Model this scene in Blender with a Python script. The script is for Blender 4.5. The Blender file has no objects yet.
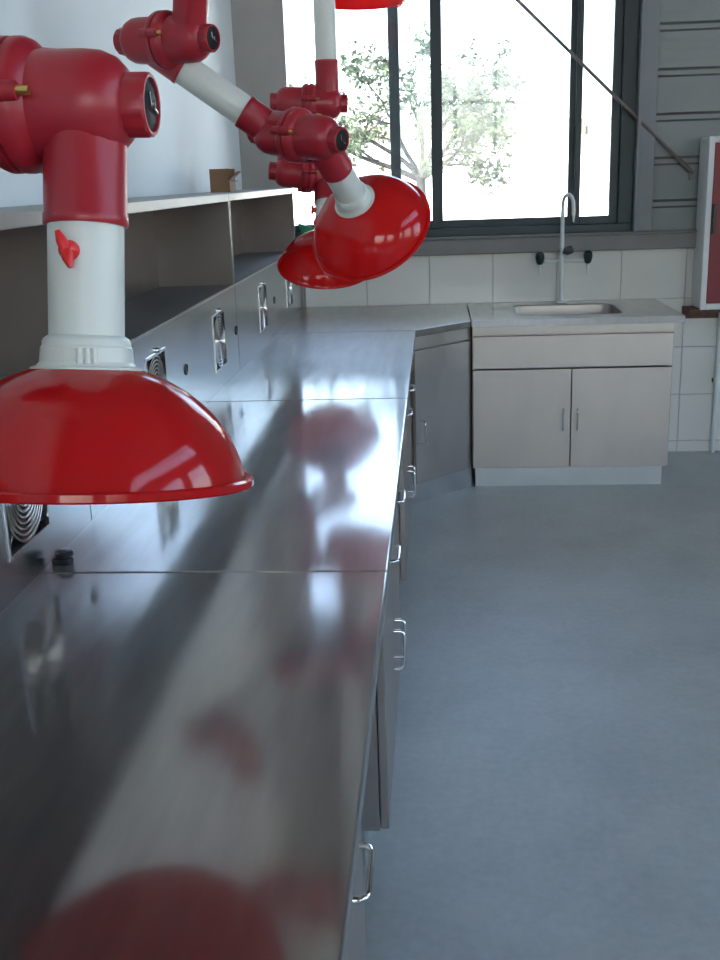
import bpy, math, random
from mathutils import Vector as V, Matrix

# ---------------------------------------------------------------- camera
sc = bpy.context.scene
F, PIT, YAW, ROL = 1040.1, .2825, -.0775, -.0345
CAM = V((.0863, 0, 1.4412))
fw = V((math.sin(YAW)*math.cos(PIT), math.cos(YAW)*math.cos(PIT), -math.sin(PIT)))
_r0 = V((math.cos(YAW), -math.sin(YAW), 0)); _u0 = _r0.cross(fw)
cr = math.cos(ROL)*_r0 + math.sin(ROL)*_u0
cu = -math.sin(ROL)*_r0 + math.cos(ROL)*_u0
cam = bpy.data.cameras.new('camera'); camo = bpy.data.objects.new('camera', cam)
sc.collection.objects.link(camo)
M = Matrix((cr, cu, -fw)).transposed().to_4x4(); M.translation = CAM
camo.matrix_world = M
cam.sensor_fit = 'VERTICAL'; cam.sensor_height = 36; cam.lens = 36*F/960
cam.clip_start = .05; cam.clip_end = 500
sc.camera = camo

def W(u, v, d):                       # pixel + depth along the view axis -> world point
    return CAM + d*(fw + cr*((u-360)/F) - cu*((v-480)/F))
def DV(u, v, r, up, tw):              # direction given relative to the sight line through a pixel
    t = -(fw + cr*((u-360)/F) - cu*((v-480)/F)).normalized()
    rr = (cr - t*cr.dot(t)).normalized(); uu = t.cross(rr)
    return (rr*r + uu*up + t*tw).normalized()

# ---------------------------------------------------------------- world, sun, exposure
SUN_EL, SUN_AZ = math.radians(50), math.radians(222)     # from behind on the left, clockwise from +y
w = bpy.data.worlds.new('sky'); sc.world = w; w.use_nodes = True
nt = w.node_tree; nt.nodes.clear()
sky = nt.nodes.new('ShaderNodeTexSky'); sky.sky_type = 'NISHITA'; sky.sun_disc = False
sky.sun_elevation = SUN_EL; sky.sun_rotation = SUN_AZ; sky.dust_density = 3.0; sky.ozone_density = 1.0
bg = nt.nodes.new('ShaderNodeBackground'); bg.inputs['Strength'].default_value = .42
wo = nt.nodes.new('ShaderNodeOutputWorld')
hsv = nt.nodes.new('ShaderNodeHueSaturation'); hsv.inputs['Saturation'].default_value = .88
nt.links.new(sky.outputs[0], hsv.inputs['Color']); nt.links.new(hsv.outputs[0], bg.inputs[0]); nt.links.new(bg.outputs[0], wo.inputs[0])
sl = bpy.data.lights.new('sun', 'SUN'); sl.energy = 5.5; sl.angle = .01; sl.color = (1, .95, .88)
so = bpy.data.objects.new('sun', sl); sc.collection.objects.link(so)
sdir = V((math.sin(SUN_AZ)*math.cos(SUN_EL), math.cos(SUN_AZ)*math.cos(SUN_EL), math.sin(SUN_EL)))
so.rotation_euler = sdir.to_track_quat('Z', 'Y').to_euler(); so.location = (0, -10, 12)
def portal(name, loc, aim, sx, sy):
    l = bpy.data.lights.new(name, 'AREA'); l.shape = 'RECTANGLE'; l.size = sx; l.size_y = sy
    l.cycles.is_portal = True
    o = bpy.data.objects.new(name, l); sc.collection.objects.link(o); o.location = loc
    o.rotation_euler = V(aim).to_track_quat('-Z', 'Y').to_euler()
sc.view_settings.view_transform = 'Standard'; sc.view_settings.look = 'None'
sc.view_settings.gamma = 1; sc.view_settings.use_curve_mapping = False
sc.view_settings.exposure = 2.2
sc.cycles.max_bounces = 10; sc.cycles.diffuse_bounces = 5; sc.cycles.glossy_bounces = 5
sc.cycles.sample_clamp_indirect = 6.0; sc.cycles.use_denoising = True

# ---------------------------------------------------------------- dimensions (metres)
H = .805          # worktop height
XW = -.877        # left wall
XP = -.60         # splash panel of the reagent racks
YR = 5.424        # rear wall
XR, YB, ZC = 6.2, -5.2, 5.9
Y1, Y2, Y3 = 1.6365, 3.056, 4.474
YS, XS0, XS1 = 4.733, .247, 1.195
Y0 = Y1 - (Y2-Y1)

# ---------------------------------------------------------------- helpers
C = sc.collection
class MB:
    def __init__(s): s.v = []; s.f = []
    def add(s, vs, fs):
        n = len(s.v); s.v += [V(p) for p in vs]; s.f += [tuple(i+n for i in f) for f in fs]; return s
    def box(s, x0, x1, y0, y1, z0, z1):
        return s.add([(x0,y0,z0),(x1,y0,z0),(x1,y1,z0),(x0,y1,z0),(x0,y0,z1),(x1,y0,z1),(x1,y1,z1),(x0,y1,z1)],
                     [(3,2,1,0),(4,5,6,7),(0,1,5,4),(1,2,6,5),(2,3,7,6),(3,0,4,7)])
    def prism(s, pts, z0, z1):
        n = len(pts)
        return s.add([(x,y,z0) for x,y in pts]+[(x,y,z1) for x,y in pts],
                     [tuple(reversed(range(n))), tuple(range(n,2*n))]+[(i,(i+1)%n,n+(i+1)%n,n+i) for i in range(n)])
    def lathe(s, o, ax, prof, seg=32, squash=None):
        o = V(o); ax = V(ax).normalized()
        a = ax.orthogonal().normalized(); b = ax.cross(a)
        vs = []; fs = []
        for t, r in prof:
            r = max(r, 1e-5)
            for k in range(seg):
                q = 2*math.pi*k/seg
                vs.append(o + ax*t + (a*math.cos(q)+b*math.sin(q))*r)
        for i in range(len(prof)-1):
            for k in range(seg):
                k2 = (k+1)%seg
                fs.append((i*seg+k, i*seg+k2, (i+1)*seg+k2, (i+1)*seg+k))
        return s.add(vs, fs)
    def cyl(s, p0, p1, r0, r1=None, seg=24, caps=True):
        p0 = V(p0); p1 = V(p1); r1 = r0 if r1 is None else r1; L = (p1-p0).length
        prof = [(0,r0),(L,r1)]
        if caps: prof = [(0,0)]+prof+[(L,0)]
        return s.lathe(p0, p1-p0, prof, seg)
    def tube(s, pts, r, seg=10, closed=False):
        pts = [V(p) for p in pts]; n = len(pts); vs = []; fs = []
        prev = None
        for i, p in enumerate(pts):
            if closed: t = pts[(i+1)%n]-pts[i-1]
            else: t = pts[min(i+1,n-1)]-pts[max(i-1,0)]
            t.normalize()
            a = t.orthogonal().normalized() if prev is None else (prev - t*prev.dot(t)).normalized()
            prev = a; b = t.cross(a); rr = r[i] if isinstance(r, (list,tuple)) else r
            for k in range(seg):
                q = 2*math.pi*k/seg; vs.append(p+(a*math.cos(q)+b*math.sin(q))*rr)
        for i in range(n if closed else n-1):
            j = (i+1)%n
            for k in range(seg):
                k2 = (k+1)%seg; fs.append((i*seg+k, i*seg+k2, j*seg+k2, j*seg+k))
        if not closed:
            fs.append(tuple(reversed(range(seg)))); fs.append(tuple((n-1)*seg+k for k in range(seg)))
        return s.add(vs, fs)
    def mesh(s, name, mat, org=(0,0,0), smooth=None):
        me = bpy.data.meshes.new(name); o = V(org)
        me.from_pydata([tuple(p-o) for p in s.v], [], s.f); me.update()
        if smooth:
            me.polygons.foreach_set('use_smooth', [True]*len(me.polygons))
            me.set_sharp_from_angle(angle=math.radians(smooth))
        me.materials.append(mat); return me
    def build(s, name, mat, parent=None, org=(0,0,0), smooth=None, bevel=0):
        o = bpy.data.objects.new(name, s.mesh(name, mat, org, smooth)); C.objects.link(o)
        if parent: o.parent = parent
        else: o.location = org
        if bevel: bev(o, bevel)
        return o
def bev(o, wd, seg=2):
    m = o.modifiers.new('bevel', 'BEVEL'); m.width = wd; m.segments = seg; m.limit_method = 'ANGLE'
def tag(o, label, cat, group=None):
    o['label'] = label; o['category'] = cat
    if group: o['group'] = group
    return o
def struct(o): o['kind'] = 'structure'; return o
def empty(name, loc=(0,0,0), rz=0):
    o = bpy.data.objects.new(name, None); C.objects.link(o); o.location = loc; o.rotation_euler = (0,0,rz)
    o.empty_display_size = .1; return o

# ---------------------------------------------------------------- materials
def mat(name, col, rough=.5, metal=0, var=0, vscale=8, stretch=(1,1,1), bump=0, bscale=60, rvar=0, rscale=6, coat=0, spec=.5, coord='Object', trans=0):
    m = bpy.data.materials.new(name); m.use_nodes = True
    t = m.node_tree; n = t.nodes; L = t.links; b = n['Principled BSDF']
    b.inputs['Base Color'].default_value = (*col, 1); b.inputs['Roughness'].default_value = rough
    b.inputs['Metallic'].default_value = metal; b.inputs['Coat Weight'].default_value = coat
    b.inputs['Coat Roughness'].default_value = .04; b.inputs['Specular IOR Level'].default_value = spec
    if var or bump or rvar:
        tc = n.new('ShaderNodeTexCoord'); mp = n.new('ShaderNodeMapping'); mp.inputs['Scale'].default_value = stretch
        L.new(tc.outputs[coord], mp.inputs[0])
    if var:
        no = n.new('ShaderNodeTexNoise'); no.inputs['Scale'].default_value = vscale; no.inputs['Detail'].default_value = 6
        L.new(mp.outputs[0], no.inputs['Vector'])
        mx = n.new('ShaderNodeMix'); mx.data_type = 'RGBA'
        mx.inputs['A'].default_value = (*[max(0,c*(1-var)) for c in col],1); mx.inputs['B'].default_value = (*[min(1,c*(1+var)) for c in col],1)
        r = n.new('ShaderNodeMapRange'); r.inputs['From Min'].default_value = .3; r.inputs['From Max'].default_value = .7
        L.new(no.outputs['Fac'], r.inputs[0]); L.new(r.outputs[0], mx.inputs['Factor']); L.new(mx.outputs['Result'], b.inputs['Base Color'])
    if rvar:
        no = n.new('ShaderNodeTexNoise'); no.inputs['Scale'].default_value = rscale; no.inputs['Detail'].default_value = 4
        L.new(mp.outputs[0], no.inputs['Vector'])
        r = n.new('ShaderNodeMapRange'); r.inputs['From Min'].default_value = .3; r.inputs['From Max'].default_value = .7
        r.inputs['To Min'].default_value = rough-rvar; r.inputs['To Max'].default_value = rough+rvar
        L.new(no.outputs['Fac'], r.inputs[0]); L.new(r.outputs[0], b.inputs['Roughness'])
    if bump:
        no = n.new('ShaderNodeTexNoise'); no.inputs['Scale'].default_value = bscale; no.inputs['Detail'].default_value = 3
        L.new(mp.outputs[0], no.inputs['Vector'])
        bp = n.new('ShaderNodeBump'); bp.inputs['Strength'].default_value = bump; bp.inputs['Distance'].default_value = .002
        L.new(no.outputs['Fac'], bp.inputs['Height']); L.new(bp.outputs[0], b.inputs['Normal'])
    return m
STEEL_TOP = mat('brushed_steel_top', (.42,.40,.38), .105, 1, var=.10, vscale=5, rvar=.025, rscale=5, stretch=(6,.8,1))
def two_lobe(m, rough2, fac):
    t = m.node_tree; n = t.nodes; L = t.links; b = n['Principled BSDF']; o = n['Material Output']
    b2 = n.new('ShaderNodeBsdfPrincipled'); b2.inputs['Metallic'].default_value = 1; b2.inputs['Roughness'].default_value = rough2
    for l in list(t.links):
        if l.to_socket == b.inputs['Base Color']: L.new(l.from_socket, b2.inputs['Base Color'])
    mx = n.new('ShaderNodeMixShader'); mx.inputs[0].default_value = fac
    L.new(b.outputs[0], mx.inputs[1]); L.new(b2.outputs[0], mx.inputs[2]); L.new(mx.outputs[0], o.inputs['Surface'])
two_lobe(STEEL_TOP, .42, .40)
STEEL_SPL = mat('brushed_steel_splash', (.46,.46,.46), .22, 1)
STEEL_DOOR = mat('satin_steel_door', (.45,.405,.375), .42, 1, var=.07, vscale=6, rvar=.06, stretch=(1,1,.5))
STEEL_RACK = mat('satin_rack_steel', (.36,.35,.335), .5, 1)
STEEL_SHELF = mat('dull_steel_shelf', (.30,.265,.25), .38, 1, var=.05)
STEEL_BRIGHT = mat('polished_steel', (.74,.72,.68), .12, 1)
DARKGAP = mat('cabinet_carcass_steel', (.20,.19,.18), .5, 1)
PLINTH = mat('plinth_steel', (.52,.53,.53), .35, 1, var=.05)
CHROME = mat('chrome', (.8,.8,.8), .08, 1)
RED_J = mat('red_matte_plastic', (.37,.016,.028), .34, 0, bump=.03, bscale=200)
RED_H = mat('red_glossy_plastic', (.66,.018,.022), .12, 0, coat=.5)
def translucent(m, col, fac):
    t = m.node_tree; n = t.nodes; L = t.links; b = n['Principled BSDF']; o = n['Material Output']
    tl = n.new('ShaderNodeBsdfTranslucent'); tl.inputs[0].default_value = (*col, 1)
    mx = n.new('ShaderNodeMixShader'); mx.inputs[0].default_value = fac
    L.new(b.outputs[0], mx.inputs[1]); L.new(tl.outputs[0], mx.inputs[2]); L.new(mx.outputs[0], o.inputs['Surface'])
translucent(RED_H, (.95,.03,.03), .5)
RED_K = mat('bright_red_plastic', (.75,.02,.02), .3)
WHITE_P = mat('white_pvc_pipe', (.70,.71,.66), .32, 0)
BLACK = mat('black_plastic', (.012,.012,.014), .3)
CAPB = mat('black_cap_plastic', (.012,.012,.014), .55, 0, spec=.25)
BRASS = mat('brass', (.62,.42,.14), .3, 1)
WALL = mat('painted_wall', (.66,.70,.71), .7, 0, var=.03, vscale=2, bump=.15, bscale=30)
CONC = mat('concrete_column', (.40,.385,.36), .85, 0, var=.10, vscale=4, bump=.2, bscale=40)
WALLB = mat('brown_grey_plaster', (.13,.105,.088), .85, 0, var=.06, vscale=2)
WALLR = mat('beige_plaster', (.44,.37,.31), .8, 0, var=.05, vscale=2)
CEIL = mat('brown_roof_sheet', (.15,.12,.10), .7, 0, var=.05)
TILE = mat('glazed_tile', (.66,.65,.62), .22, 0, var=.03, vscale=3)
GROUT = mat('grout', (.42,.41,.39), .9)
SILL = mat('grey_painted_sill', (.20,.195,.195), .55, 0, var=.08)
FRAME = mat('dark_green_aluminium', (.020,.040,.050), .45, 0)
POST = mat('grey_painted_steel', (.22,.23,.25), .5, 0, var=.04)
SIDING = mat('grey_siding', (.26,.28,.285), .55, 0, var=.03)
SIDEGAP = mat('siding_groove', (.12,.115,.115), .7)
CABW = mat('white_enamel', (.66,.68,.68), .4)
CABR = mat('red_door_paint', (.20,.010,.018), .45)
RUST = mat('rusty_steel', (.13,.065,.05), .8, 0, var=.3, vscale=40)
ROD = mat('brown_steel_rod', (.16,.13,.125), .6)
CARD = mat('cardboard', (.30,.17,.09), .85, 0, var=.05)
GREEN = mat('green_plastic', (.03,.30,.16), .4)
TAPG = mat('grey_white_tap', (.62,.66,.66), .3)
TAPK = mat('dark_green_knob', (.012,.03,.025), .35)
TAPN = mat('dark_grey_knob', (.06,.07,.085), .4)
BARK = mat('bark', (.022,.018,.016), .9, 0, var=.2, vscale=20)
LEAF = mat('leaf', (.022,.042,.011), .5, 0, var=.35, vscale=3)
YARD = mat('yard_concrete', (.62,.60,.55), .9, 0, var=.05, vscale=.5)
WHITEB = mat('white_render', (.80,.79,.76), .8)
OLIVE = mat('olive_roof', (.10,.10,.06), .8)
def floor_mat():
    m = mat('painted_concrete_floor', (.20,.235,.245), .42, 0, spec=.35)
    t = m.node_tree; n = t.nodes; L = t.links; b = n['Principled BSDF']
    tc = n.new('ShaderNodeTexCoord')
    a = n.new('ShaderNodeTexNoise'); a.inputs['Scale'].default_value = 1.6; a.inputs['Detail'].default_value = 8; a.inputs['Roughness'].default_value = .7
    s = n.new('ShaderNodeTexNoise'); s.inputs['Scale'].default_value = 45; s.inputs['Detail'].default_value = 3
    L.new(tc.outputs['Object'], a.inputs['Vector']); L.new(tc.outputs['Object'], s.inputs['Vector'])
    r = n.new('ShaderNodeValToRGB'); r.color_ramp.elements[0].position = .3; r.color_ramp.elements[1].position = .72
    r.color_ramp.elements[0].color = (.37,.40,.40,1); r.color_ramp.elements[1].color = (.52,.55,.545,1)
    mx = n.new('ShaderNodeMath'); mx.operation = 'MULTIPLY_ADD'; mx.inputs[1].default_value = .35; 
    L.new(s.outputs['Fac'], mx.inputs[0])
    sub = n.new('ShaderNodeMath'); sub.operation = 'SUBTRACT'; sub.inputs[1].default_value = .175
    L.new(a.outputs['Fac'], sub.inputs[0]); L.new(sub.outputs[0], mx.inputs[2])
    L.new(mx.outputs[0], r.inputs[0]); L.new(r.outputs[0], b.inputs['Base Color'])
    return m
FLOOR = floor_mat()
def glass_mat(name, haze):
    m = bpy.data.materials.new(name); m.use_nodes = True
    t = m.node_tree; n = t.nodes; n.clear(); L = t.links
    tr = n.new('ShaderNodeBsdfTransparent'); tr.inputs[0].default_value = (.95,.98,.98,1)
    gl = n.new('ShaderNodeBsdfGlossy'); gl.inputs['Roughness'].default_value = .02
    df = n.new('ShaderNodeBsdfTranslucent'); df.inputs[0].default_value = (.85,.9,.9,1)
    fr = n.new('ShaderNodeFresnel'); fr.inputs[0].default_value = 1.45
    m1 = n.new('ShaderNodeMixShader'); m1.inputs[0].default_value = haze
    m2 = n.new('ShaderNodeMixShader'); o = n.new('ShaderNodeOutputMaterial')
    L.new(tr.outputs[0], m1.inputs[1]); L.new(df.outputs[0], m1.inputs[2])
    L.new(fr.outputs[0], m2.inputs[0]); L.new(m1.outputs[0], m2.inputs[1]); L.new(gl.outputs[0], m2.inputs[2])
    L.new(m2.outputs[0], o.inputs[0]); return m
GLASS = glass_mat('window_glass', .008)
GLASSD = glass_mat('dusty_window_glass', .03)

# ---------------------------------------------------------------- room shell
struct(MB().box(XW-.2, XR+.2, YB-.2, YR+.24, -.12, 0).build('floor', FLOOR))
struct(MB().box(XW-.2, XR+.2, YB-.2, YR+.24, ZC, ZC+.12).build('ceiling', CEIL))
struct(MB().box(XW-.2, XW, YB-.2, YR+.24, 0, ZC).build('wall_left', WALL))
def wall_with_openings(name, axis, c0, c1, s0, s1, opens, z0, z1, m, high=None):
    """wall slab between c0..c1 on its thin axis, s0..s1 along; equal-height openings leave real holes"""
    mb = MB(); ss = s0
    def bx(a, b, zz0, zz1):
        if axis == 'x': mb.box(c0, c1, a, b, zz0, zz1)
        else: mb.box(a, b, c0, c1, zz0, zz1)
    zt_ = ZC if high is None else high[2]
    for a, b in opens:
        bx(ss, a, 0, zt_); bx(a, b, 0, z0); bx(a, b, z1, zt_); ss = b
    bx(ss, s1, 0, zt_)
    if high:
        bx(s0, high[0], zt_, high[3]); bx(high[1], s1, zt_, high[3]); bx(s0, s1, high[3], ZC)
    return struct(mb.build(name, m))
RW = [(-4.2,-1.9), (-1.1,1.2), (2.0,4.3)]
wall_with_openings('wall_right', 'x', XR, XR+.2, YB-.2, YR+.24, RW, 1.0, 3.1, WALLR, high=(-4.6, 4.8, 4.1, 5.5))
BW = [(-.2,2.2), (3.2,5.6)]
wall_with_openings('wall_back', 'y', YB-.2, YB, XW, XR, BW, 1.0, 3.1, WALLR)
WX0, WX1, WZ0, WZ1 = -.665, 1.07, 1.141, 2.62
wr = MB()
wr.box(XW, XR, YR, YR+.2, 0, WZ0-.09)                 # below the sill
wr.box(WX0, WX1, YR, YR+.2, WZ1, ZC)                  # above the window
wr.box(WX1, XR, YR+.03, YR+.2, WZ0-.09, ZC)           # behind the siding
wr.box(WX0, WX1, YR+.1, YR+.2, WZ0-.09, WZ0)          # behind the sill
WR = struct(wr.build('wall_rear', WALLB))
struct(MB().box(XW, WX0, YR-.0, YR+.24, WZ0-.09, ZC).box(XW, -.627, YR-.03, YR-.001, WZ0-.09, ZC).build('trim_1', CONC))          # concrete column beside the window
# tiles
TW, TH = .322, .248
tm = MB().box(.0015, TW-.0015, -.010, .0, .0015, TH-.0015).mesh('tile', TILE)
x = -.264-TW
while x < 2.6:
    for k in range(4):
        t = bpy.data.objects.new('tile', tm); C.objects.link(t); t.parent = WR; t.location = (x, YR, .059+k*TH); bev(t, .0015, 1)
    x += TW
sk = MB().box(.0015, TW-.0015, -.010, .0, .0, .056).mesh('skirting_tile', TILE)
x = -.264-TW
while x < 2.6:
    t = bpy.data.objects.new('skirting_tile', sk); C.objects.link(t); t.parent = WR; t.location = (x, YR, 0); x += TW
MB().box(-.62, 2.7, YR-.003, YR-.0005, 0, WZ0-.09).build('grout_bed', GROUT, WR)
# sill, steel post, siding
struct(MB().box(-.625, XR, YR-.045, YR+.10, WZ0-.088, WZ0-.012).box(-.625, XR, YR-.055, YR+.10, WZ0-.012, WZ0).build('trim_2', SILL, bevel=.004))
post = MB().box(1.072, 1.088, YR-.05, YR+.03, WZ0+.001, ZC).box(1.088, 1.160, YR-.035, YR+.03, WZ0+.001, ZC)
struct(post.build('trim_3', POST, bevel=.003))
pl = MB().box(0, 4.9, -.004, .02, .0, .160)
for zz in (.045, .085, .125): pl.box(0, 4.9, -.0065, -.003, zz-.004, zz+.004)
pm = pl.mesh('siding_plank', SIDING)
gm = MB().box(0, 4.9, .012, .02, -.043, 0).mesh('siding_groove', SIDEGAP)
rm = MB().box(0, 4.9, -.003, .012, -.033, -.013).mesh('siding_ridge', SIDING)
for k in range(12):
    z = 1.29 + .203*(k-1)
    if z+.16 < ZC and z > 1.05:
        o = bpy.data.objects.new('siding_plank', pm); C.objects.link(o); o.parent = WR; o.location = (1.161, YR+.008, z)
    if z < ZC-.1 and z-.04 > 1.05:
        o = bpy.data.objects.new('siding_groove', gm); C.objects.link(o); o.parent = WR; o.location = (1.161, YR+.008, z)
        o = bpy.data.objects.new('siding_ridge', rm); C.objects.link(o); o.parent = WR; o.location = (1.161, YR+.008, z)

# rear window
def bars(mb, rects, y0, y1):
    for a, b, c, d in rects: mb.box(a, b, y0, y1, c, d)
    return mb
win = struct(bars(MB(), [(WX0, WX1, WZ0, WZ0+.04), (WX0, WX1, WZ1-.04, WZ1), (WX0, WX0+.018, WZ0+.04, WZ1-.04), (1.0, WX1, WZ0+.04, WZ1-.04)], YR+.0, YR+.12).build('window_1', FRAME, bevel=.003))
for (a, b, y, l, r_) in ((WX0+.018, .132, YR+.03, .006, .055), (-.13, .82, YR+.07, .053, .061), (.785, 1.0, YR+.03, .03, .041)):
    s = bars(MB(), [(a, a+l, WZ0+.04, WZ1-.04), (b-r_, b, WZ0+.04, WZ1-.04), (a+l, b-r_, WZ0+.04, WZ0+.078), (a+l, b-r_, WZ1-.09, WZ1-.04)], y, y+.03).build('sash', FRAME, win, bevel=.002)
    MB().box(a+l, b-r_, y+.013, y+.017, WZ0+.078, WZ1-.09).build('pane', GLASSD if b == .82 else GLASS, s)
MB().box(.838, .848, YR+.055, YR+.07, 1.61, 1.65).build('latch', CHROME, win)
portal('portal_rear', ((WX0+WX1)/2, YR+.15, (WZ0+WZ1)/2), (0,-1,0), WX1-WX0, WZ1-WZ0)
# windows of the other two walls
def plain_window(name, axis, c, a, b, z0, z1, n=4):
    mb = MB(); pb = MB()
    def bx(m_, p, q, zz0, zz1, d0, d1):
        if axis == 'x': m_.box(c+d0, c+d1, p, q, zz0, zz1)
        else: m_.box(p, q, c-d1, c-d0, zz0, zz1)
    for zz in (z0, z1-.05, z0+(z1-z0)*.68): bx(mb, a, b, zz, zz+.05, .04, .10)
    for i in range(n+1):
        p = a+(b-a-.05)*i/n; bx(mb, p, p+.05, z0, z1, .045, .095)
    f = struct(mb.build(name, FRAME))
    for i in range(n):
        p = a+(b-a-.05)*i/n; pb = MB(); bx(pb, p+.05, a+(b-a-.05)*(i+1)/n, z0+.05, z1-.05, .068, .072); pb.build('pane', GLASS, f)
k = 2
for a, b in RW:
    plain_window('window_%d' % k, 'x', XR, a, b, 1.0, 3.1); portal('portal_side', (XR+.15, (a+b)/2, 2.05), (-1,0,0), 2.1, b-a); k += 1
plain_window('window_%d' % k, 'x', XR, -4.6, 4.8, 4.1, 5.5, 8); portal('portal_high', (XR+.15, .1, 4.8), (-1,0,0), 1.4, 9.4); k += 1
for a, b in BW:
    plain_window('window_%d' % k, 'y', YB, a, b, 1.0, 3.1); portal('portal_back', ((a+b)/2, YB-.15, 2.05), (0,1,0), b-a, 2.1); k += 1

# ---------------------------------------------------------------- worktops
def worktop(name, pts, label):
    o = MB().prism(pts, H-.03, H).build(name, STEEL_TOP, org=(0,0,0), bevel=.003)
    tag(o, label, 'worktop', 'steel worktop sections'); return o
g = .002
def straight(a, b): return [(XP-.27, a+g), (0, a+g), (0, b-g), (XP-.27, b-g)]
worktop('worktop', straight(Y0, Y1), 'straight steel worktop section mirroring the lone red hood on the vertical pipe')
worktop('worktop', straight(Y1, Y2), 'straight steel worktop section with a small black stopper lying near its joint')
worktop('worktop', straight(Y2, Y3), 'straight steel worktop section ending at the diagonal corner section')
worktop('worktop', [(XP-.27, Y3+g), (0, Y3+g), (XS0-g, YS), (XS0-g, YR-.012), (XP-.27, YR-.012)], 'angled corner worktop section between the straight bench and the sink')
# sink top with a cut-out and basin
bx0, bx1, by0, by1 = .468, .951, 4.875, 5.255
st = MB()
zt, zb = H, H-.03
xo0, xo1, yo0, yo1 = XS0+g, XS1, YS, YR-.012
rad = .05
def rrect(x0, x1, y0, y1, r, n=5):
    pts = []
    for cx, cy, a0 in ((x1-r,y0+r,-90),(x1-r,y1-r,0),(x0+r,y1-r,90),(x0+r,y0+r,180)):
        for i in range(n+1):
            a = math.radians(a0+90*i/n); pts.append((cx+r*math.cos(a), cy+r*math.sin(a)))
    return pts
inner = rrect(bx0, bx1, by0, by1, rad); ni = len(inner)
outer = []
for (px, py) in inner:                                  # matching points on the outer rectangle
    cx, cy = (bx0+bx1)/2, (by0+by1)/2; dx, dy = px-cx, py-cy
    outer.append((xo0 if px < bx0+rad*.999 and abs(dx)/(bx1-bx0) >= abs(dy)/(by1-by0)*.999 else xo1 if px > bx1-rad*.999 and abs(dx)/(bx1-bx0) >= abs(dy)/(by1-by0)*.999 else px,
                  yo0 if dy < 0 and abs(dy)/(by1-by0) > abs(dx)/(bx1-bx0)*.999 else yo1 if dy > 0 and abs(dy)/(by1-by0) > abs(dx)/(bx1-bx0)*.999 else py))
corners = {}
vs = [(x,y,zt) for x,y in inner]+[(x,y,zt) for x,y in outer]
st.add(vs, [(ni+i, ni+(i+1)%ni, (i+1)%ni, i) for i in range(ni)])
# fill the four outer corners
for cx_, cy_ in ((xo1,yo0),(xo1,yo1),(xo0,yo1),(xo0,yo0)):
    best = None
    for i in range(ni):
        a, b = outer[i], outer[(i+1)%ni]
        if (abs(a[0]-cx_) < 1e-6 and abs(b[1]-cy_) < 1e-6) or (abs(a[1]-cy_) < 1e-6 and abs(b[0]-cx_) < 1e-6):
            st.add([(*a,zt), (cx_,cy_,zt), (*b,zt)], [(0,1,2)])
st.add([(xo0,yo0,zt),(xo1,yo0,zt),(xo1,yo1,zt),(xo0,yo1,zt),(xo0,yo0,zb),(xo1,yo0,zb),(xo1,yo1,zb),(xo0,yo1,zb)],
       [(4,5,1,0),(5,6,2,1),(6,7,3,2),(7,4,0,3)])
so_ = st.build('sink_worktop', STEEL_TOP); tag(so_, 'steel sink worktop with a rectangular basin below the window', 'sink')
bn = MB(); r2 = rrect(bx0+.012, bx1-.012, by0+.012, by1-.012, rad); zf = H-.17
bn.add([(x,y,zt+.0005) for x,y in rrect(bx0-.006,bx1+.006,by0-.006,by1+.006,rad)]+[(x,y,zt-.004) for x,y in inner]+[(x,y,zf) for x,y in r2],
       [(i,(i+1)%ni,ni+(i+1)%ni,ni+i) for i in range(ni)]+[(ni+i,ni+(i+1)%ni,2*ni+(i+1)%ni,2*ni+i) for i in range(ni)]+[tuple(2*ni+i for i in range(ni))])
bo = bn.build('basin', STEEL_DOOR, so_, smooth=30); bo['label'] = 'recessed steel basin'
MB().lathe(((bx0+bx1)/2, (by0+by1)/2, zf+.001), (0,0,1), [(0,.0),(.002,.035),(.004,.04),(0,.042)], 20).build('drain', CHROME, bo)

# ---------------------------------------------------------------- cabinets (local frame: front faces -Y, x along the front)
def handle(parent, cx, cz, vertical, yf, L=.10, out=.027):
    h = L/2; pts = []
    arc = [(-h, 0), (-h, -out*.65), (-h+.004, -out*.9), (-h+.014, -out), (h-.014, -out), (h-.004, -out*.9), (h, -out*.65), (h, 0)]
    for a, y in arc: pts.append((cx, yf+y, cz+a) if vertical else (cx+a, yf+y, cz))
    return MB().tube(pts, .0042, 8).build('handle', CHROME, parent, smooth=50)
def cabinet(name, loc, rz, w_, depth, label, drawers=0, group=None, single=False, sidein=.0):
    e = empty(name, loc, rz); tag(e, label, 'cabinet', group)
    t = .018
    y_ = t+.002; zt_ = H-.031
    MB().box(0, .016, y_, depth, .10, zt_).box(w_-.016, w_, y_, depth, .10, zt_).box(.016, w_-.016, y_, depth, .10, .116).box(.016, w_-.016, depth-.012, depth, .116, zt_).box(.016, w_-.016, y_, y_+.03, .72, zt_).build('body', STEEL_DOOR, e)
    MB().box(.015, w_-.015, .055, depth-.03, 0, .10).build('plinth', PLINTH, e)
    MB().box(0.0, w_, .004, t+.001, .732, H-.031).build('apron', STEEL_DOOR, e, bevel=.002)
    gap = .003
    ztop = .727 if single else .572
    n = 1 if single else 2
    for i in range(n):
        a = w_*i/n+gap/2; b = w_*(i+1)/n-gap/2
        d = MB().box(a, b, 0, t, .104, ztop).build('door', STEEL_DOOR, e, bevel=.0025)
        hx = (a+.027) if (single or i) else (b-.035)
        handle(d, hx if not single else a+.05, .337 if not single else .36, True, 0)
    if not single:
        m_ = max(1, drawers)
        for i in range(m_):
            a = w_*i/m_+gap/2; b = w_*(i+1)/m_-gap/2
            d = MB().box(a, b, 0, t, .577, .727).build('drawer' if drawers else 'front_panel', STEEL_DOOR, e, bevel=.0025)
            if drawers: handle(d, (a+b)/2, .652, False, 0)
    return e
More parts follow.
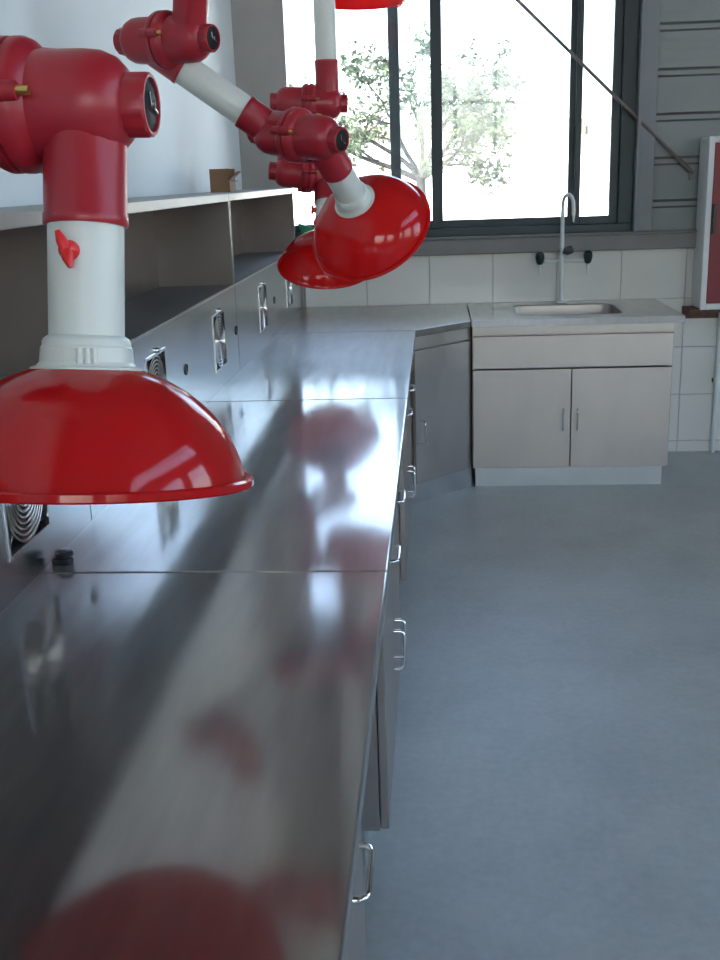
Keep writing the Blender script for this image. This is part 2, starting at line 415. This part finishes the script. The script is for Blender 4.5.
cabinet('sink_cabinet', (XS0+.006, YS+.03, 0), 0, .905, YR-YS-.045, 'steel two-door cabinet under the sink with a plain upper panel')
CWID = .852
for y_, lb in ((Y0, 'bench cabinet under the worktop section that mirrors the lone red hood'),
               (Y1, 'bench cabinet with two drawers under the worktop section with the black stopper'),
               (Y2, 'bench cabinet with two drawers standing next to the diagonal corner cabinet')):
    cabinet('bench_cabinet', (-.026, y_+.284-(.09 if y_ == Y0 else 0), 0), math.pi/2, CWID, .55, 'steel '+lb, drawers=2, group='drawer cabinets under the bench')
ang = math.atan2(YS-Y3, XS0)
fx, fy = math.cos(ang), math.sin(ang)
ce = empty('corner_cabinet', (0,0,0)); tag(ce, 'dark diagonal corner cabinet with one door between bench and sink', 'cabinet')
def inset(d, x1=XS0-.003):
    # diagonal face shifted inwards by d, clipped to the corner cabinet's sides
    nx, ny = -fy, fx
    p0 = (0+nx*d, Y3+ny*d)
    xa = lambda y: p0[0]+(y-p0[1])*fx/fy
    ya = lambda x: p0[1]+(x-p0[0])*fy/fx
    return xa, ya
def corner_prism(d, z0, z1, x1):
    xa, ya = inset(d)
    yl = Y3+.012
    return MB().prism([(XP-.2, yl), (xa(yl), yl), (x1, ya(x1)), (x1, YR-.03), (XP-.2, YR-.03)], z0, z1)
corner_prism(.052, .10, H-.031, XS0+.002).build('body', STEEL_DOOR, ce)
corner_prism(.058, 0, .10, XS0+.002).build('plinth', PLINTH, ce)
LD = math.hypot(XS0, YS-Y3)
def on_diag(mb_pts, d):
    return [(fx*a - fy*(d+b), Y3 + fy*a + fx*(d+b), c) for a, b, c in mb_pts]
def diag_box(a0, a1, b0, b1, z0, z1):
    m_ = MB().box(a0, a1, b0, b1, z0, z1); m_.v = [V(p) for p in on_diag([tuple(q) for q in m_.v], 0)]; return m_
diag_box(.020, LD+.030, .034, .051, .715, H-.031).build('apron', STEEL_DOOR, ce, bevel=.002)
dd = diag_box(.022, LD+.027, .030, .050, .104, .709).build('door', STEEL_DOOR, ce, bevel=.0025)
hm = []
for a, y in ((-.05,0),(-.05,-.02),(-.046,-.028),(-.036,-.032),(.036,-.032),(.046,-.028),(.05,-.02),(.05,0)): hm.append((.050, .030+y, .345+a))
MB().tube(on_diag(hm, 0), .0042, 8).build('handle', CHROME, dd, smooth=50)

# ---------------------------------------------------------------- reagent racks along the left wall
def rack(loc_y, L, label, extra=0):
    e = empty('reagent_rack', (XP, loc_y, H)); tag(e, label, 'rack', 'steel reagent racks on the bench')
    zs, z1, z2, D = .300, .575, .600, .268            # shelf floor, top underside, top surface, depth (relative to worktop)
    t = .012
    cents = (.57, 1.35); gw = .094; gz0, gz1 = .062, .242
    # splash panel in pieces round the grille openings
    p = MB(); xs = 0
    for c_ in cents:
        p.box(-.010, 0, xs+.001, c_-gw, 0, zs); p.box(-.010, 0, c_-gw, c_+gw, 0, gz0); p.box(-.010, 0, c_-gw, c_+gw, gz1, zs); xs = c_+gw
    p.box(-.010, 0, xs, L+extra-.001, 0, zs)
    p.build('splash_panel', STEEL_SPL, e)
    MB().box(-.004, .0015, 0.001, L+extra-.001, zs-.006, zs+.002).build('front_lip', STEEL_BRIGHT, e)
    MB().box(-D, -.004, .001, L-.001, zs-.012, zs).build('shelf_board', STEEL_RACK, e)
    MB().box(-D, 0, .001, L-.001, z1, z2).build('top_board', STEEL_RACK, e, bevel=.002)
    for y0, y1 in ((.001, .012), (L-.012, L-.001)):
        s = MB().box(-D, -.004, y0, y1, zs, z1).build('side_panel', STEEL_SHELF, e)
        MB().box(-.004, 0, y0-.0, y1+.0, zs+.002, z1).build('side_edge', STEEL_RACK, s)
    MB().box(-D, -D+.008, .012, L-.012, 0, z1).build('back_panel', STEEL_SHELF, e)
    for c_ in cents:
        cz = (gz0+gz1)/2; hh = (gz1-gz0)/2
        fr = MB()
        for a, b, c2, d in ((c_-gw, c_-gw+.008, gz0, gz1), (c_+gw-.008, c_+gw, gz0, gz1), (c_-gw+.008, c_+gw-.008, gz0, gz0+.008), (c_-gw+.008, c_+gw-.008, gz1-.008, gz1)):
            fr.box(-.012, .003, a, b, c2, d)
        go = fr.build('vent_grille', STEEL_SPL, e, bevel=.0015)
        MB().box(-.022, -.018, c_-gw+.002, c_+gw-.002, gz0+.002, gz1-.002).build('grille_back', BLACK, go)
        rg = MB()
        for i in range(8):
            r_ = .012+i*.0098
            rg.tube([(-.003, c_+r_*math.cos(q), cz+r_*math.sin(q)) for q in [2*math.pi*j/36 for j in range(36)]], .0034, 6, closed=True)
        rg.build('guard_ring', STEEL_BRIGHT, go, smooth=60)
        sp = MB()
        for q in (math.pi/4, 3*math.pi/4):
            dy, dz = math.cos(q)*.105, math.sin(q)*.105
            sp.tube([(-.007, c_-dy, cz-dz), (-.007, c_+dy, cz+dz)], .003, 6)
        sp.build('guard_spoke', STEEL_BRIGHT, go)
        MB().cyl((.001, c_+.02, gz1+.004), (.008, c_+.02, gz1+.004), .007, seg=12).build('screw', CHROME, go)
    for c_ in (.87, 1.625):
        MB().lathe((0, c_, .147), (1,0,0), [(0.0005,0),(.0005,.013),(.003,.015),(.0005,.017)], 20).build('cable_hole', BLACK, e)
    return e
rack(.265, 1.655, 'steel reagent rack standing on the worktop that mirrors the lone red hood')
rack(1.922, 1.655, 'steel reagent rack with open shelf standing between the two other racks')
rack(3.580, 1.655, 'steel reagent rack carrying the cardboard box and reaching the window wall', extra=.175)

# ---------------------------------------------------------------- fume extraction arms
RP, RS, RB, RFL, RK = .040, .0435, .056, .069, .032
HO = .071
def ortho(d, a): return (d - a*d.dot(a)).normalized()
def swivel(parent, org, c, ax, dp, dm, lp=.118, lm=.118):
    """joint centred on its flange; +half socket along dp, -half along dm"""
    c = V(c); ax = V(ax).normalized(); j = MB()
    prof = [(0,RB),(.075,RB),(.093,RB*.97),(.107,RB*.86),(.117,RB*.68),(.121,RB*.5),(.123,0)]
    for s, d, l in ((1,dp,lp),(-1,dm,lm)):
        j.lathe(c, ax*s, prof, 36)
        hc = c+ax*s*HO
        j.lathe(hc, d, [(0,RS),(l-.012,RS),(l-.010,RS+.0010),(l-.002,RS+.0010),(l,RS),(l,RP)], 36)
    o = j.build('swivel_joint', RED_J, parent, org, smooth=35)
    MB().lathe(c, ax, [(-.027,RB),(-.024,RFL-.008),(-.019,RFL-.003),(-.012,RFL),(-.003,RFL),(-.002,RFL-.004),(.002,RFL-.004),(.003,RFL),(.012,RFL),(.019,RFL-.003),(.024,RFL-.008),(.027,RB)], 40).build('flange_ring', RED_J, o, org, smooth=30)
    side = ax.cross(V((0,0,1))).normalized()
    if side.dot(CAM-c) < 0: side = -side
    up = side.cross(ax).normalized()
    for q, rs in ((.15, 1), (2.3, -1), (4.1, 1)):
        rd = side*math.cos(q)+up*math.sin(q)
        tg = ax.cross(rd)
        lug = MB()
        for s in (-1, 1):
            p0 = c+rd*(RFL+.001)+ax*s*.001; lug.cyl(p0, p0+ax*s*.026, .0115, .0095, 12)
        lug.build('lug', RED_J, o, org, smooth=40)
        p0 = c+rd*(RFL+.001)+ax*.024
        MB().cyl(p0, p0+ax*.016, .0055, .0045, 10).build('brass_screw', BRASS, o, org)
    for s in (1, -1):
        k = MB(); a = ax*s; p0 = c+a*.115
        u1 = a.orthogonal().normalized(); u2 = a.cross(u1); seg = 48
        vs = []; fs = []
        for t, r_, rib in ((0,RK,0),(.004,RK,1),(.026,RK,1),(.029,RK-.0015,0),(.029,RK-.0045,0),(.025,RK-.005,0),(.025,0.00001,0)):
            for i in range(seg):
                q = 2*math.pi*i/seg; rr = r_+(.0012 if rib and i % 4 < 2 else 0)
                vs.append(p0+a*t+(u1*math.cos(q)+u2*math.sin(q))*rr)
        for t in range(6):
            for i in range(seg): fs.append((t*seg+i, t*seg+(i+1)%seg, (t+1)*seg+(i+1)%seg, (t+1)*seg+i))
        ko = k.add(vs, fs).build('end_knob', RED_J, o, org, smooth=30)
        if s > 0:
            MB().lathe(p0+a*.0255, a, [(.0025,0),(.002,RK-.012),(.0005,RK-.0055)], 28).build('black_cap', CAPB, o, org, smooth=40)
            b_ = MB(); q0 = p0+a*.029
            b_.tube([q0-u2*.016+u1*.006, q0-u2*.005+u1*.001, q0+u2*.004-u1*.003, q0+u2*.015+u1*.003], .0016, 6)
            b_.cyl(q0-a*.002, q0+a*.003, .005, .004, 10)
            b_.build('cap_emblem', CHROME, o, org)
    return o
def pipe(parent, org, a, b, r=RP):
    a = V(a); b = V(b); L = (b-a).length
    return MB().lathe(a, b-a, [(0,r-.004),(0,r),(L,r),(L,r-.004)], 36).build('pipe', WHITE_P, parent, org, smooth=40)
def hood(parent, org, c, h, knob_dir, tab=None):
    """rim centre c, h points from the opening up to the pipe"""
    c = V(c); h = V(h).normalized(); R = .180
    prof = []
    n = 18
    for i in range(n+1):                     # dome from rim up to the neck
        q = math.radians(8 + 64*i/n)
        prof.append((.010+.126*(math.sin(q)-math.sin(math.radians(8)))/(math.sin(math.radians(72))-math.sin(math.radians(8)))*.93, .052+(R-.010-.052)*((math.cos(q)-math.cos(math.radians(72)))/(math.cos(math.radians(8))-math.cos(math.radians(72))))))
    top = prof[-1][0]
    outer_ = [(0.0,R-.003),(.002,R),(.009,R),(.011,R-.003)]+prof[0:]
    inner_ = [(t-.004, max(r_-.004,.036)) for t, r_ in reversed(prof)]+[(0.0,R-.010),(0.0,R-.003)]
    ho = MB().lathe(c, h, outer_+inner_, 72).build('hood', RED_H, parent, org, smooth=32)
    # white collar
    z = top-.004
    MB().lathe(c, h, [(z,.050),(z,.059),(z+.004,.059),(z+.006,.0525),(z+.010,.0495),(z+.025,.0485),(z+.027,.047),(z+.032,.0465),(z+.035,.045),(z+.038,RP+.001),(z+.038,.034)], 40).build('collar', WHITE_P, parent, org, smooth=30)
    # small ribs on the collar towards the camera side
    rb = MB(); kd = ortho(V(knob_dir), h); kt = h.cross(kd)
    for s in (-1, 0, 1):
        p = c+h*(z+.008)+(kd*math.cos(s*.16)+kt*math.sin(s*.16))*.049
        rb.cyl(p, p+h*.016, .0035, seg=8)
    rb.build('collar_rib', WHITE_P, parent, org, smooth=50)
    # handle tab on the rim
    kd2 = ortho(tab or (cr + fw*.8), h)
    p = c+h*.004+kd2*(R-.004); td = h.cross(kd2)
    tb = MB(); tb.tube([p-td*.022, p-td*.018+kd2*.012, p-td*.008+kd2*.018, p+td*.008+kd2*.018, p+td*.018+kd2*.012, p+td*.022], .0055, 8)
    tb.build('grip_tab', RED_H, ho, org, smooth=50)
    return ho, c+h*(z+.036)
def wing_knob(parent, org, p, d, along):
    d = V(d).normalized(); a = ortho(V(along), d); b = d.cross(a); p = V(p)
    m_ = MB()
    m_.lathe(p-d*.004, d, [(0,.0),(0,.011),(.010,.010),(.016,.007),(.018,0)], 16)
    for s in (-1, 1):
        m_.tube([p+d*.008, p+d*.012+a*s*.010, p+d*.013+a*s*.020], [.007,.006,.0028], 8)
    m_.build('damper_knob', RED_K, parent, org, smooth=45)
def ceiling_mount(parent, org, p):
    p = V(p)
    MB().lathe((p.x,p.y,ZC), (0,0,-1), [(0,0),(0,.085),(.012,.085),(.016,.06),(.05,.047),(.055,RP)], 32).build('ceiling_flange', RED_J, parent, org, smooth=35)
UP = V((0,0,1))
def arm(name, label):
    return lambda loc: tag(empty(name, loc), label, 'fume arm', 'red and white fume extraction arms')

# arm over the near worktop
h = DV(88, 497, -.012, 1, .115)
c1 = W(88, 485, 1.135)
e = arm('fume_arm', 'fume extraction arm with brass screw and red damper knob on its vertical white pipe')(c1); o_ = c1
ho, pt = hood(e, o_, c1, h, CAM-c1)
jp = c1+h*.402                                   # centre of the + half
ax = ortho(DV(88, 100, 1, .0, .36), h)
jc = jp-ax*HO
swivel(e, o_, jc, ax, -h, UP, .125)
pipe(e, o_, pt-h*.02, jp-h*.10)
kp = c1+h*.247; kd = ortho(DV(68, 250, -.42, 0, .9), h)
wing_knob(e, o_, kp+kd*RP, kd, DV(68,250,-.42,1,0))
m0 = jc-ax*HO
pipe(e, o_, m0+UP*.10, (m0.x, m0.y, 2.55))
j2 = V((m0.x, m0.y, 2.66)); a2 = V((0,1,0))
swivel(e, o_, j2+V((0,HO,0)), a2, UP, -UP, .11, .11)
q2 = j2+V((0,HO*2,0)); pipe(e, o_, q2+UP*.1, (q2.x,q2.y,ZC-.05)); ceiling_mount(e, o_, q2)

# arm with the slanting white pipe
h = DV(372, 229, -.36, .62, .70)
c2 = W(371, 230, 2.97)
e = arm('fume_arm', 'fume extraction arm whose long white pipe slants down to a tilted red hood')(c2); o_ = c2
ho, pt = hood(e, o_, c2, h, UP, fw-cr*.6)
jp = c2+h*.372
ax = ortho(DV(300, 137, .72, .02, .68), h)
jc = jp-ax*HO; jm = jp-ax*HO*2
ac = W(166, 40, 2.62); aa = DV(166, 40, .80, .03, .60)
am = ac-aa*HO; ap = ac+aa*HO
sl_ = (jm-am).normalized()
swivel(e, o_, jc, ax, -h, -sl_, .122, .098)
pipe(e, o_, pt-h*.02, jp-h*.10)
upd = DV(190, 20, .12, 1, .12)
swivel(e, o_, ac, aa, upd, sl_)
pipe(e, o_, am+sl_*.10, jm-sl_*.08)
tp = ap+upd*.50
pipe(e, o_, ap+upd*.10, tp-upd*.09)
ax3 = ortho(V((1,0,0)), upd)
swivel(e, o_, tp+ax3*HO, ax3, UP, -upd, .11, .11)
q = tp+ax3*HO*2; pipe(e, o_, q+UP*.1, (q.x,q.y,ZC-.05)); ceiling_mount(e, o_, q)

# arm behind it
h = DV(326, 268, .0, .89, -.46)
c3 = W(326, 268, 3.86)
e = arm('fume_arm', 'fume extraction arm half hidden behind the tilted hood, showing the inside of its own hood')(c3); o_ = c3
ho, pt = hood(e, o_, c3, h, CAM-c3, cr+cu*.6)
jp = c3+h*.388
ax = ortho(DV(320, 173, .93, .2, -.3), h)
jc = jp-ax*HO; jm = jp-ax*HO*2
wing_knob(e, o_, c3+h*.235+ortho(DV(320,215,-1,0,.3),h)*RP, ortho(DV(320,215,-1,0,.3),h), h)
ac = W(309, 103, 3.88); aa = DV(305, 100, 1, -.02, .03)
am = ac-aa*HO; ap = ac+aa*HO
sl_ = (jm-am).normalized(); L = (jm-am).length
swivel(e, o_, jc, ax, -h, -sl_, .118, .11)
pipe(e, o_, pt-h*.02, jp-h*.10)
swivel(e, o_, ac, aa, UP, sl_, .15, .11)
pipe(e, o_, am+sl_*.09, jm-sl_*.09)
pipe(e, o_, ap+UP*.13, (ap.x,ap.y,ZC-.05)); ceiling_mount(e, o_, ap)

# arm whose hood is raised by the window
c4 = W(364, 3.5, 4.33); h = UP
e = arm('fume_arm', 'fume extraction arm with its red hood raised level in front of the window top')(c4); o_ = c4
ho, pt = hood(e, o_, c4, h, CAM-c4)
jp = c4+h*.42; ax = V((1,0,0)); jm = jp-ax*HO*2
swivel(e, o_, jp-ax*HO, ax, -h, UP)
pipe(e, o_, pt-h*.02, jp-h*.10); pipe(e, o_, jm+UP*.10, (jm.x,jm.y,ZC-.05)); ceiling_mount(e, o_, jm)

# ---------------------------------------------------------------- small things
# rubber stopper on the worktop
s = MB(); p = V((-.572, 1.685, H))
s.lathe(p, (0,0,1), [(0,0),(0,.013),(.003,.0145),(.010,.0145),(.012,.012),(.013,.012),(.014,.0155),(.021,.0165),(.024,.014),(.025,0)], 20)
s.lathe(p+V((-.012,-.006,0)), (0,0,1), [(0,0),(0,.009),(.009,.010),(.012,.007),(.013,0)], 14)
tag(s.build('rubber_stopper', BLACK, org=tuple(p), smooth=40), 'small black rubber stopper lying on the steel worktop', 'stopper')

# cardboard box on the rack
e = empty('cardboard_box', (-.782, 4.16, 1.405)); tag(e, 'small open brown cardboard box on top of the steel rack', 'box')
b = MB(); wx, wy, wz, t = .078, .12, .088, .003
b.box(0,wx,0,wy,0,t).box(0,wx,0,t,t,wz).box(0,wx,wy-t,wy,t,wz).box(0,t,t,wy-t,t,wz).box(wx-t,wx,t,wy-t,t,.05)
b.build('carton', CARD, e)
MB().add([(wx,.02,.05),(wx,.10,.05),(wx+.028,.10,.075),(wx+.028,.02,.075),(wx,.02,.053),(wx,.10,.053),(wx+.028,.10,.078),(wx+.028,.02,.078)],
         [(3,2,1,0),(4,5,6,7),(0,1,5,4),(1,2,6,5),(2,3,7,6),(3,0,4,7)]).build('flap', CARD, e)
MB().tube([(wx-.005,.0,.05),(wx+.012,-.012,.042),(wx+.035,-.01,.040)], .0014, 6).build('wire_tie', BLACK, e)

# green clip on the sill
gc = MB(); p = V((-.565, YR+.013, WZ0+.04))
gc.box(p.x-.03, p.x+.05, p.y-.012, p.y+.012, p.z, p.z+.012).add([(p.x-.03,p.y-.012,p.z+.012),(p.x+.05,p.y-.012,p.z+.012),(p.x+.05,p.y+.012,p.z+.012),(p.x-.03,p.y+.012,p.z+.012),(p.x-.045,p.y-.012,p.z+.05),(p.x+.03,p.y-.012,p.z+.026),(p.x+.03,p.y+.012,p.z+.026),(p.x-.045,p.y+.012,p.z+.05)],
    [(3,2,1,0),(4,5,6,7),(0,1,5,4),(1,2,6,5),(2,3,7,6),(3,0,4,7)])
tag(gc.build('plastic_clip', GREEN, org=tuple(p)), 'small green plastic clip lying on the window sill', 'clip')

# laboratory tap
tx, ty = .717, 5.335
e = empty('laboratory_tap', (tx, ty, H)); tag(e, 'grey white laboratory tap with gooseneck and side valves behind the sink', 'tap')
z = 0
MB().lathe((0,0,0), (0,0,1), [(0,0),(0,.026),(.004,.026),(.010,.018),(.014,.012),(.12,.0115),(.20,.0115),(.235,.012),(.240,.009),(.27,.008)], 20).build('column', TAPG, e, smooth=40)
gp = [(0,0,.26),(0,0,.34),(0,0,.46),(.001,-.002,.49),(.006,-.008,.512),(.016,-.018,.524),(.028,-.030,.524),(.038,-.042,.512),(.044,-.050,.490),(.046,-.054,.45),(.046,-.054,.425)]
go_ = MB().tube(gp, [.012,.0105,.0095,.009,.009,.009,.009,.009,.009,.009,.008], 10).build('gooseneck', TAPG, e, smooth=50)
MB().lathe((.046,-.054,.44), (0,0,-1), [(0,.008),(.004,.010),(.010,.008),(.028,.0055),(.045,.004),(.045,0)], 12).build('nozzle', TAPG, go_, smooth=40)
cb = MB().tube([(-.108,0,.207),(.128,0,.207)], .0075, 10)
for sx in (-1, 1): cb.cyl((sx*.05+.01*sx,0,.207),(sx*.075+.01*sx,0,.207), .010, seg=12)
co = cb.build('crossbar', TAPG, e, smooth=50)
for sx in (-.108, .128):
    MB().lathe((sx,.0,.192), (0,-.15,1), [(0,0),(0,.012),(.010,.018),(.036,.023),(.054,.020),(.062,.010),(.063,0)], 18).build('valve_knob', TAPK, e, smooth=40)
    MB().lathe((sx,0,.195), (0,0,-1), [(0,.007),(.02,.007),(.022,.005),(.032,.006),(.036,.004),(.060,.0035),(.060,0)], 10).build('hose_nozzle', TAPG, e, smooth=40)
MB().lathe((.006,-.008,.245), (.9,-.35,.45), [(0,.008),(.012,.008),(.012,.018),(.018,.021),(.044,.021),(.050,.016),(.051,0)], 16).build('main_valve_knob', TAPN, e, smooth=40)

# hydrant cabinet
X0, X1_, yb, yf, z0, z1 = 1.378, 2.05, YR-.012, 5.225, .765, 1.575
e = empty('hydrant_cabinet', (X0, yb, z0)); tag(e, 'white steel wall cabinet with a dark red door beside the window', 'hydrant cabinet')
D_ = yb-yf; Wd = X1_-X0; Hh = z1-z0
MB().box(0, Wd, -D_+.02, 0, 0, Hh).build('body', CABW, e, bevel=.012)
fr = MB().box(0,.028,-D_,-D_+.02,0,Hh).box(Wd-.028,Wd,-D_,-D_+.02,0,Hh).box(.028,Wd-.028,-D_,-D_+.02,0,.028).box(.028,Wd-.028,-D_,-D_+.02,Hh-.028,Hh).build('frame', CABW, e, bevel=.003)
dr = MB().box(.030, Wd-.030, -D_+.004, -D_+.0195, .030, Hh-.030).build('door', CABR, e, bevel=.003)
MB().box(.034,.052,-D_-.010,-D_+.004,.36,.50).build('latch', BLACK, dr, bevel=.003)
MB().box(1.335, 1.52, yf+.04, YR-.0105, .745, .764).box(1.335, 1.52, YR-.022, YR-.0105, .70, .745).build('b', RUST).name = 'angle_bracket'
ab = bpy.data.objects['angle_bracket']; tag(ab, 'rusty brown angle bracket carrying the white wall cabinet', 'bracket')
pp = empty('water_pipe', (1.525, YR-.036, 0)); tag(pp, 'thin grey vertical water pipe below the white wall cabinet', 'pipe')
MB().cyl((0,0,0),(0,0,.744), .0125, seg=14).build('tube', TAPG, pp, smooth=40)
MB().cyl((0,0,.36),(0,0,.40), .018, seg=14).build('coupling', TAPG, pp, smooth=40)
MB().box(-.02,.02,.010,.025,.372,.388).build('clamp', RUST, pp)

# bracing rod across the window
a = V((.07, YR-.075, 2.615)); b_ = V((1.352, YR-.022, 1.408)); a = b_+(a-b_)*1.62
e = empty('bracing_rod', tuple(b_)); tag(e, 'thin brown steel bracing rod running diagonally across the window', 'rod')
if a.z > ZC-.01: a = b_+(a-b_)*((ZC-.01-b_.z)/(a.z-b_.z))
MB().cyl(a, b_, .0085, seg=12).build('rod', ROD, e, org=tuple(b_), smooth=40)
MB().cyl(b_+(a-b_).normalized()*.02, b_+(a-b_).normalized()*.09, .0115, seg=12).build('turnbuckle', ROD, e, org=tuple(b_), smooth=40)
MB().box(b_.x-.015, b_.x+.015, YR-.026, YR+.0, b_.z-.03, b_.z+.02).build('anchor_plate', POST, e, org=tuple(b_))

# ---------------------------------------------------------------- outdoors
struct(MB().box(-80, 80, -80, 120, -.4, -.30).build('ground', YARD))
e = empty('far_building', (0, 28, -.30)); tag(e, 'long low white building with an olive roof edge across the yard', 'building')
MB().box(-40, 40, 0, 6, 0, 2.62).build('wall', WHITEB, e)
MB().box(-40.3, 40.3, -.35, 6.3, 2.62, 2.98).build('roof_edge', OLIVE, e)

random.seed(11)
def tree(loc, label):
    e = empty('garden_tree', loc); tag(e, label, 'tree')
    wood = MB(); tips = []
    def limb(p, d, L, r, lev):
        pts = [p]; rs = [r]; n = 4
        for i in range(n):
            d = (d+V((random.gauss(0,.16), random.gauss(0,.16), random.gauss(.03,.12)))).normalized()
            p = p+d*L/n; pts.append(p); rs.append(r*(1-.42*(i+1)/n))
            if lev >= 2: tips.append((p, d))
            if lev >= 1 and lev < 4 and i in (1, 2) and random.random() < .7:
                nd = (d+V((random.gauss(0,.8), random.gauss(0,.8), random.gauss(0,.5)))).normalized()
                limb(p, nd, L*.68, rs[-1]*.6, lev+1)
        wood.tube(pts, rs, 6)
        if lev < 4:
            for k in range(2 if lev else 0):
                nd = (d+V((random.gauss(0,.6), random.gauss(0,.6), random.gauss(.05,.4)))).normalized()
                limb(p, nd, L*.7, rs[-1]*.75, lev+1)
    top = V((0,0,1.72))
    wood.tube([V((0.02,0,0)), V((.03,0,.6)), V((0,0,1.2)), V((-.02,0,1.75))], [.075,.06,.052,.045], 8)
    for d, L, r in (((-.9,.1,.35),.62,.034), ((-.55,-.2,.8),.6,.03), ((.1,.15,1),.62,.03), ((.62,.1,.75),.6,.032), ((.9,-.2,.45),.5,.026), ((-.3,.5,.9),.6,.026), ((.4,-.6,.6),.5,.024)):
        limb(V((-.01,0,1.70)), V(d).normalized(), L, r, 1)
    wood.build('trunk', BARK, e, smooth=60)
    lf = MB()
    random.shuffle(tips)
    for p, d in tips[:1700]:
        for k in range(3):
            a_ = V((random.gauss(0,1), random.gauss(0,1), random.gauss(-.25,.8))).normalized()
            b2 = a_.orthogonal().normalized(); q = random.random()*6.28
            b2 = (b2*math.cos(q)+a_.cross(b2)*math.sin(q)).normalized(); nn = a_.cross(b2)
            l = random.uniform(.045,.085); w2 = l*.26; o2 = p+V((random.gauss(0,.02),random.gauss(0,.02),random.gauss(0,.02)))
            lf.add([o2, o2+a_*l*.5+b2*w2+nn*.006, o2+a_*l, o2+a_*l*.5-b2*w2+nn*.006], [(0,1,2),(0,2,3)])
    f = lf.build('foliage', LEAF, e); f['kind'] = 'stuff'
    return e
tree((-.02, 10.3, -.30), 'small leafy tree with bare branches standing outside the window')
